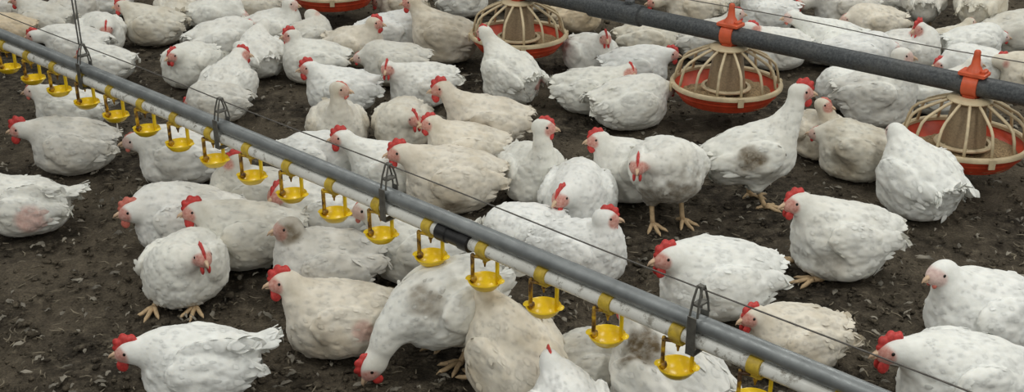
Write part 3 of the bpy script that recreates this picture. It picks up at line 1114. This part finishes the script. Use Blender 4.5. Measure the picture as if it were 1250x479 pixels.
t0, t16 = s_at(829), s_at(6)
pitch_c = (t16 - t0) / 16
rc = random.Random(4)
for i in range(-2, 19):
    t = t0 + pitch_c * i
    # saddle clip round the white pipe
    mb = MB()
    for z_ in (0,):
        mb.tube([(t - .014, 0, ZP), (t - .0132, 0, ZP), (t + .0132, 0, ZP), (t + .014, 0, ZP)], [RW, RW + .004, RW + .004, RW], 16)
    mb.box((t, 0, ZP - .019), (.030, .018, .010), None, .002)
    clip = mb.build('pipe_clip', M['clip'], dl, autosharp=40)
    mb = MB()
    mb.lathe([(.0001, -.024), (.005, -.024), (.005, -.031), (.003, -.034), (.0018, -.042), (.0001, -.043)], (t, 0, ZP), 10)
    mb.build('nipple', M['grime'], clip)
    # cup: shallow dish with a lip, hung on two arms
    mb = MB()
    cz = ZP - .083
    Rc = .036
    mb.lathe([(.0001, -.011), (.014, -.010), (.024, -.006), (.032, .002), (Rc, .0085), (Rc + .0022, .010), (Rc + .0030, .008), (.0345, .000), (.026, -.0095), (.015, -.0140), (.0001, -.0150)], (t, 0, cz), 28)
    # pointed lips in line with the pipe
    for sg in (-1, 1):
        mb.ell(np.array([t, 0, cz + .0085]) + rzm(rad(28)) @ np.array([sg * (Rc + .001), 0, 0]), (.008, .013, .0030), rzm(rad(28)), 10, 6)
    RA = rzm(rad(28))
    cup = mb.build('drinking_cup', M['yellow'], clip, autosharp=50)
    for sg, mt in ((1, 'yellow'), (-1, 'grime')):
        mb = MB()
        mb.box(np.array([t, 0, (cz + ZP - .016) / 2 + .001]) + RA @ np.array([sg * .0285, 0, 0]), (.0075, .011, ZP - .012 - cz), RA, .002)
        mb.box(np.array([t, 0, ZP - .0195]) + RA @ np.array([sg * .0195, 0, 0]), (.025, .011, .005), RA, .001)
        if mt == 'grime':
            mb.ell(np.array([t, 0, cz + .006]) + RA @ np.array([sg * .0265, 0, 0]), (.008, .010, .009), RA, 10, 6)
        mb.build('cup_arm', M[mt], clip)

# ------------------------------------------------------------------ feeder line
ZT = .33
A2, B2 = at(700, 2.5, ZT), at(1249, 116.5, ZT)
fdir = (B2 - A2) / np.linalg.norm(B2 - A2)
fang = math.atan2(fdir[1], fdir[0])


def f_at(px):
    lo_, hi_ = -6.0, 3.0
    for _ in range(60):
        m = (lo_ + hi_) / 2
        if px_of(A2 + fdir * m)[0] < px:
            lo_ = m
        else:
            hi_ = m
    return (lo_ + hi_) / 2


fl = empty('feeder_tube', (A2[0], A2[1], 0), fang)
tag(fl, 'dusty dark grey feed conveyor tube running above the red feeder pans', 'feeder tube')
f0, f1 = f_at(330) - .6, f_at(1330) + 2.2
RT = .0315
mb = MB()
mb.tube([(f0, 0, ZT), (f1, 0, ZT)], RT, 28)
mb.build('tube', M['tube'], fl, autosharp=40)
fj = f_at(752)
mb = MB()
mb.tube([(fj - .115, 0, ZT), (fj - .112, 0, ZT), (fj + .112, 0, ZT), (fj + .115, 0, ZT)], [RT, RT + .008, RT + .008, RT], 28)
mb.box((fj - .06, 0, ZT + RT + .012), (.03, .03, .018), None, .004)
mb.box((fj + .06, 0, ZT + RT + .012), (.03, .03, .018), None, .004)
mb.build('tube_joint', M['tube'], fl, autosharp=40)
mb = MB()
mb.tube([(q, 0, ZT + .100 - .003 * (1 - math.cos(q * 7))) for q in np.linspace(f0, f1, 60)], .0017, 6)
mb.build('shock_wire', M['wire'], fl)


def feeder_pan(px, label):
    c = A2 + fdir * f_at(px)
    r = empty('feeder_pan', (c[0], c[1], 0), fang)
    tag(r, label, 'feeder pan', 'feeder pans under the conveyor tube')
    zr = .150
    RR = .188
    mb = MB()
    mb.lathe([(.0001, -.052), (.09, -.050), (.120, -.052), (.142, -.058), (.156, -.054), (.169, -.036), (.1705, -.028), (.179, -.025), (.180, -.014), (.188, -.012), (RR + .004, 0),
              (RR + .001, .002), (.183, -.010), (.164, -.036), (.150, -.048), (.120, -.044), (.09, -.042), (.0001, -.042)], (0, 0, zr), 56)
    mb.build('pan', M['pan'], r, autosharp=35)
    mb = MB()
    rs = np.random.RandomState(int(px))
    n_, m_ = 48, 9
    vs = []
    for i in range(m_):
        rr = .055 + (.166 - .055) * i / (m_ - 1)
        for j in range(n_):
            a = 2 * PI * j / n_
            z = -.022 - .014 * (i / (m_ - 1)) ** 1.5 + .004 * rs.uniform(-1, 1) + .008 * math.sin(a * 2 + px)
            vs.append((rr * math.cos(a), rr * math.sin(a), zr + z))
    fs = []
    for i in range(m_ - 1):
        for j in range(n_):
            k = (j + 1) % n_
            fs.append((i * n_ + j, (i + 1) * n_ + j, (i + 1) * n_ + k, i * n_ + k))
    mb.add(vs, fs)
    fd = mb.build('feed', M['feed'], r)
    fd['kind'] = 'stuff'
    # cage: rim ring, top ring, spokes
    mb = MB()
    mb.lathe([(RR - .006, -.002), (RR + .009, -.002), (RR + .010, .006), (RR + .007, .011), (RR - .003, .012), (RR - .007, .008)], (0, 0, zr), 56, closed=True)
    for k in range(4):
        a = PI / 4 + k * PI / 2
        mb.box(((RR + .010) * math.cos(a), (RR + .010) * math.sin(a), zr - .004), (.006, .020, .032), rzm(a), .001)
    rim = mb.build('rim_ring', M['grill'], r, autosharp=40)
    zt = zr + .132
    mb = MB()
    mb.lathe([(.030, .000), (.064, -.002), (.068, .003), (.060, .010), (.035, .014), (.030, .012)], (0, 0, zt), 40, closed=True)
    mb.build('top_ring', M['grill'], r, autosharp=40)
    for k in range(14):
        a = 2 * PI * (k + .3) / 14
        pr = [(.060, .133), (.085, .124), (.120, .108), (.150, .092), (.166, .076), (.175, .050), (.1815, .012)]
        mb = MB()
        mb.tube([(q * math.cos(a), q * math.sin(a), zr + z) for q, z in pr], .0050, 6)
        mb.build('grill_bar', M['grill'], r)
    mb = MB()
    mb.lathe([(.046, .125), (.050, .122), (.053, .10), (.068, -.005), (.071, -.018), (.066, -.018), (.062, -.004), (.046, .10), (.042, .125)], (0, 0, zr), 36, closed=True)
    cn = mb.build('feed_cone', M['cone'], r, autosharp=40)
    mb = MB()
    mb.lathe([(.074, -.012), (.086, -.013), (.088, -.008), (.085, -.004), (.075, -.004)], (0, 0, zr), 40, closed=True)
    for k in range(6):
        a = 2 * PI * k / 6
        mb.box((.070 * math.cos(a), .070 * math.sin(a), zr - .008), (.014, .005, .006), rzm(a))
    mb.build('cone_flange', M['grill'], cn, autosharp=40)
    # orange hanger clamped round the tube, with a spike
    mb = MB()
    mb.tube([(-.023, 0, ZT), (-.0225, 0, ZT), (.0225, 0, ZT), (.023, 0, ZT)], [RT, RT + .006, RT + .006, RT], 24)
    mb.box((0, 0, ZT + .037), (.082, .058, .014), None, .003)
    mb.lathe([(.026, 0), (.021, .010), (.014, .020), (.0105, .050), (.0100, .062), (.0070, .066), (.0001, .067)], (0, 0, ZT + .044), 16)
    mb.box((.030, .0, ZT + .047), (.014, .034, .014), None, .003)
    mb.box((0, 0, ZT - .038), (.040, .046, .020), None, .003)
    mb.lathe([(.036, .0), (.036, -.016), (.0001, -.016)], (0, 0, ZT - .040), 20)
    mb.build('tube_hanger', M['orange'], r, autosharp=35)
    return r


feeder_pan(405, 'red feeder pan at the top edge, only its underside curve in view')
feeder_pan(633, 'red feeder pan with a white chicken bent over its rim, seen from behind')
feeder_pan(891, 'red feeder pan with beige cage behind the tall standing red-combed chicken')
feeder_pan(1187, 'red feeder pan nearest the camera, beside the chicken showing only its back')

# ------------------------------------------------------------------ the birds
c = chicken
exec_birds()

# ------------------------------------------------------------------ light
def area(name, loc, sx, sy, e, col, rot=(0, 0, 0)):
    l = bpy.data.lights.new(name, 'AREA')
    l.shape = 'RECTANGLE'
    l.size, l.size_y = sx, sy
    l.energy = e
    l.color = col
    o = bpy.data.objects.new(name, l)
    o.location = loc
    o.rotation_euler = rot
    C.objects.link(o)


for x in (-4.5, -1.5, 1.5, 4.5):
    for y in (-1.8, 1.6, 5.2):
        area('ceiling_lamp', (x, y, 3.2), .25, 1.5, LAMP * (1.15 if y < 1 else .95) * (1 + .07 * x), (1, .985, .92))

wd_ = bpy.data.worlds.new('house_air')
bpy.context.scene.world = wd_
wd_.use_nodes = True
bg = wd_.node_tree.nodes['Background']
bg.inputs[0].default_value = (.95, .98, .92, 1)
bg.inputs[1].default_value = AMB

cam = bpy.data.cameras.new('camera')
co = bpy.data.objects.new('camera', cam)
C.objects.link(co)
co.location = CAM
co.rotation_euler = (PI / 2 - PITCH, 0, 0)
cam.sensor_width = 36
cam.lens = 36 * F / W
cam.clip_start = .05
sc = bpy.context.scene
sc.camera = co
sc.view_settings.view_transform = 'Standard'
sc.view_settings.look = 'None'
sc.view_settings.exposure = 0
sc.view_settings.gamma = 1
sc.view_settings.use_curve_mapping = False
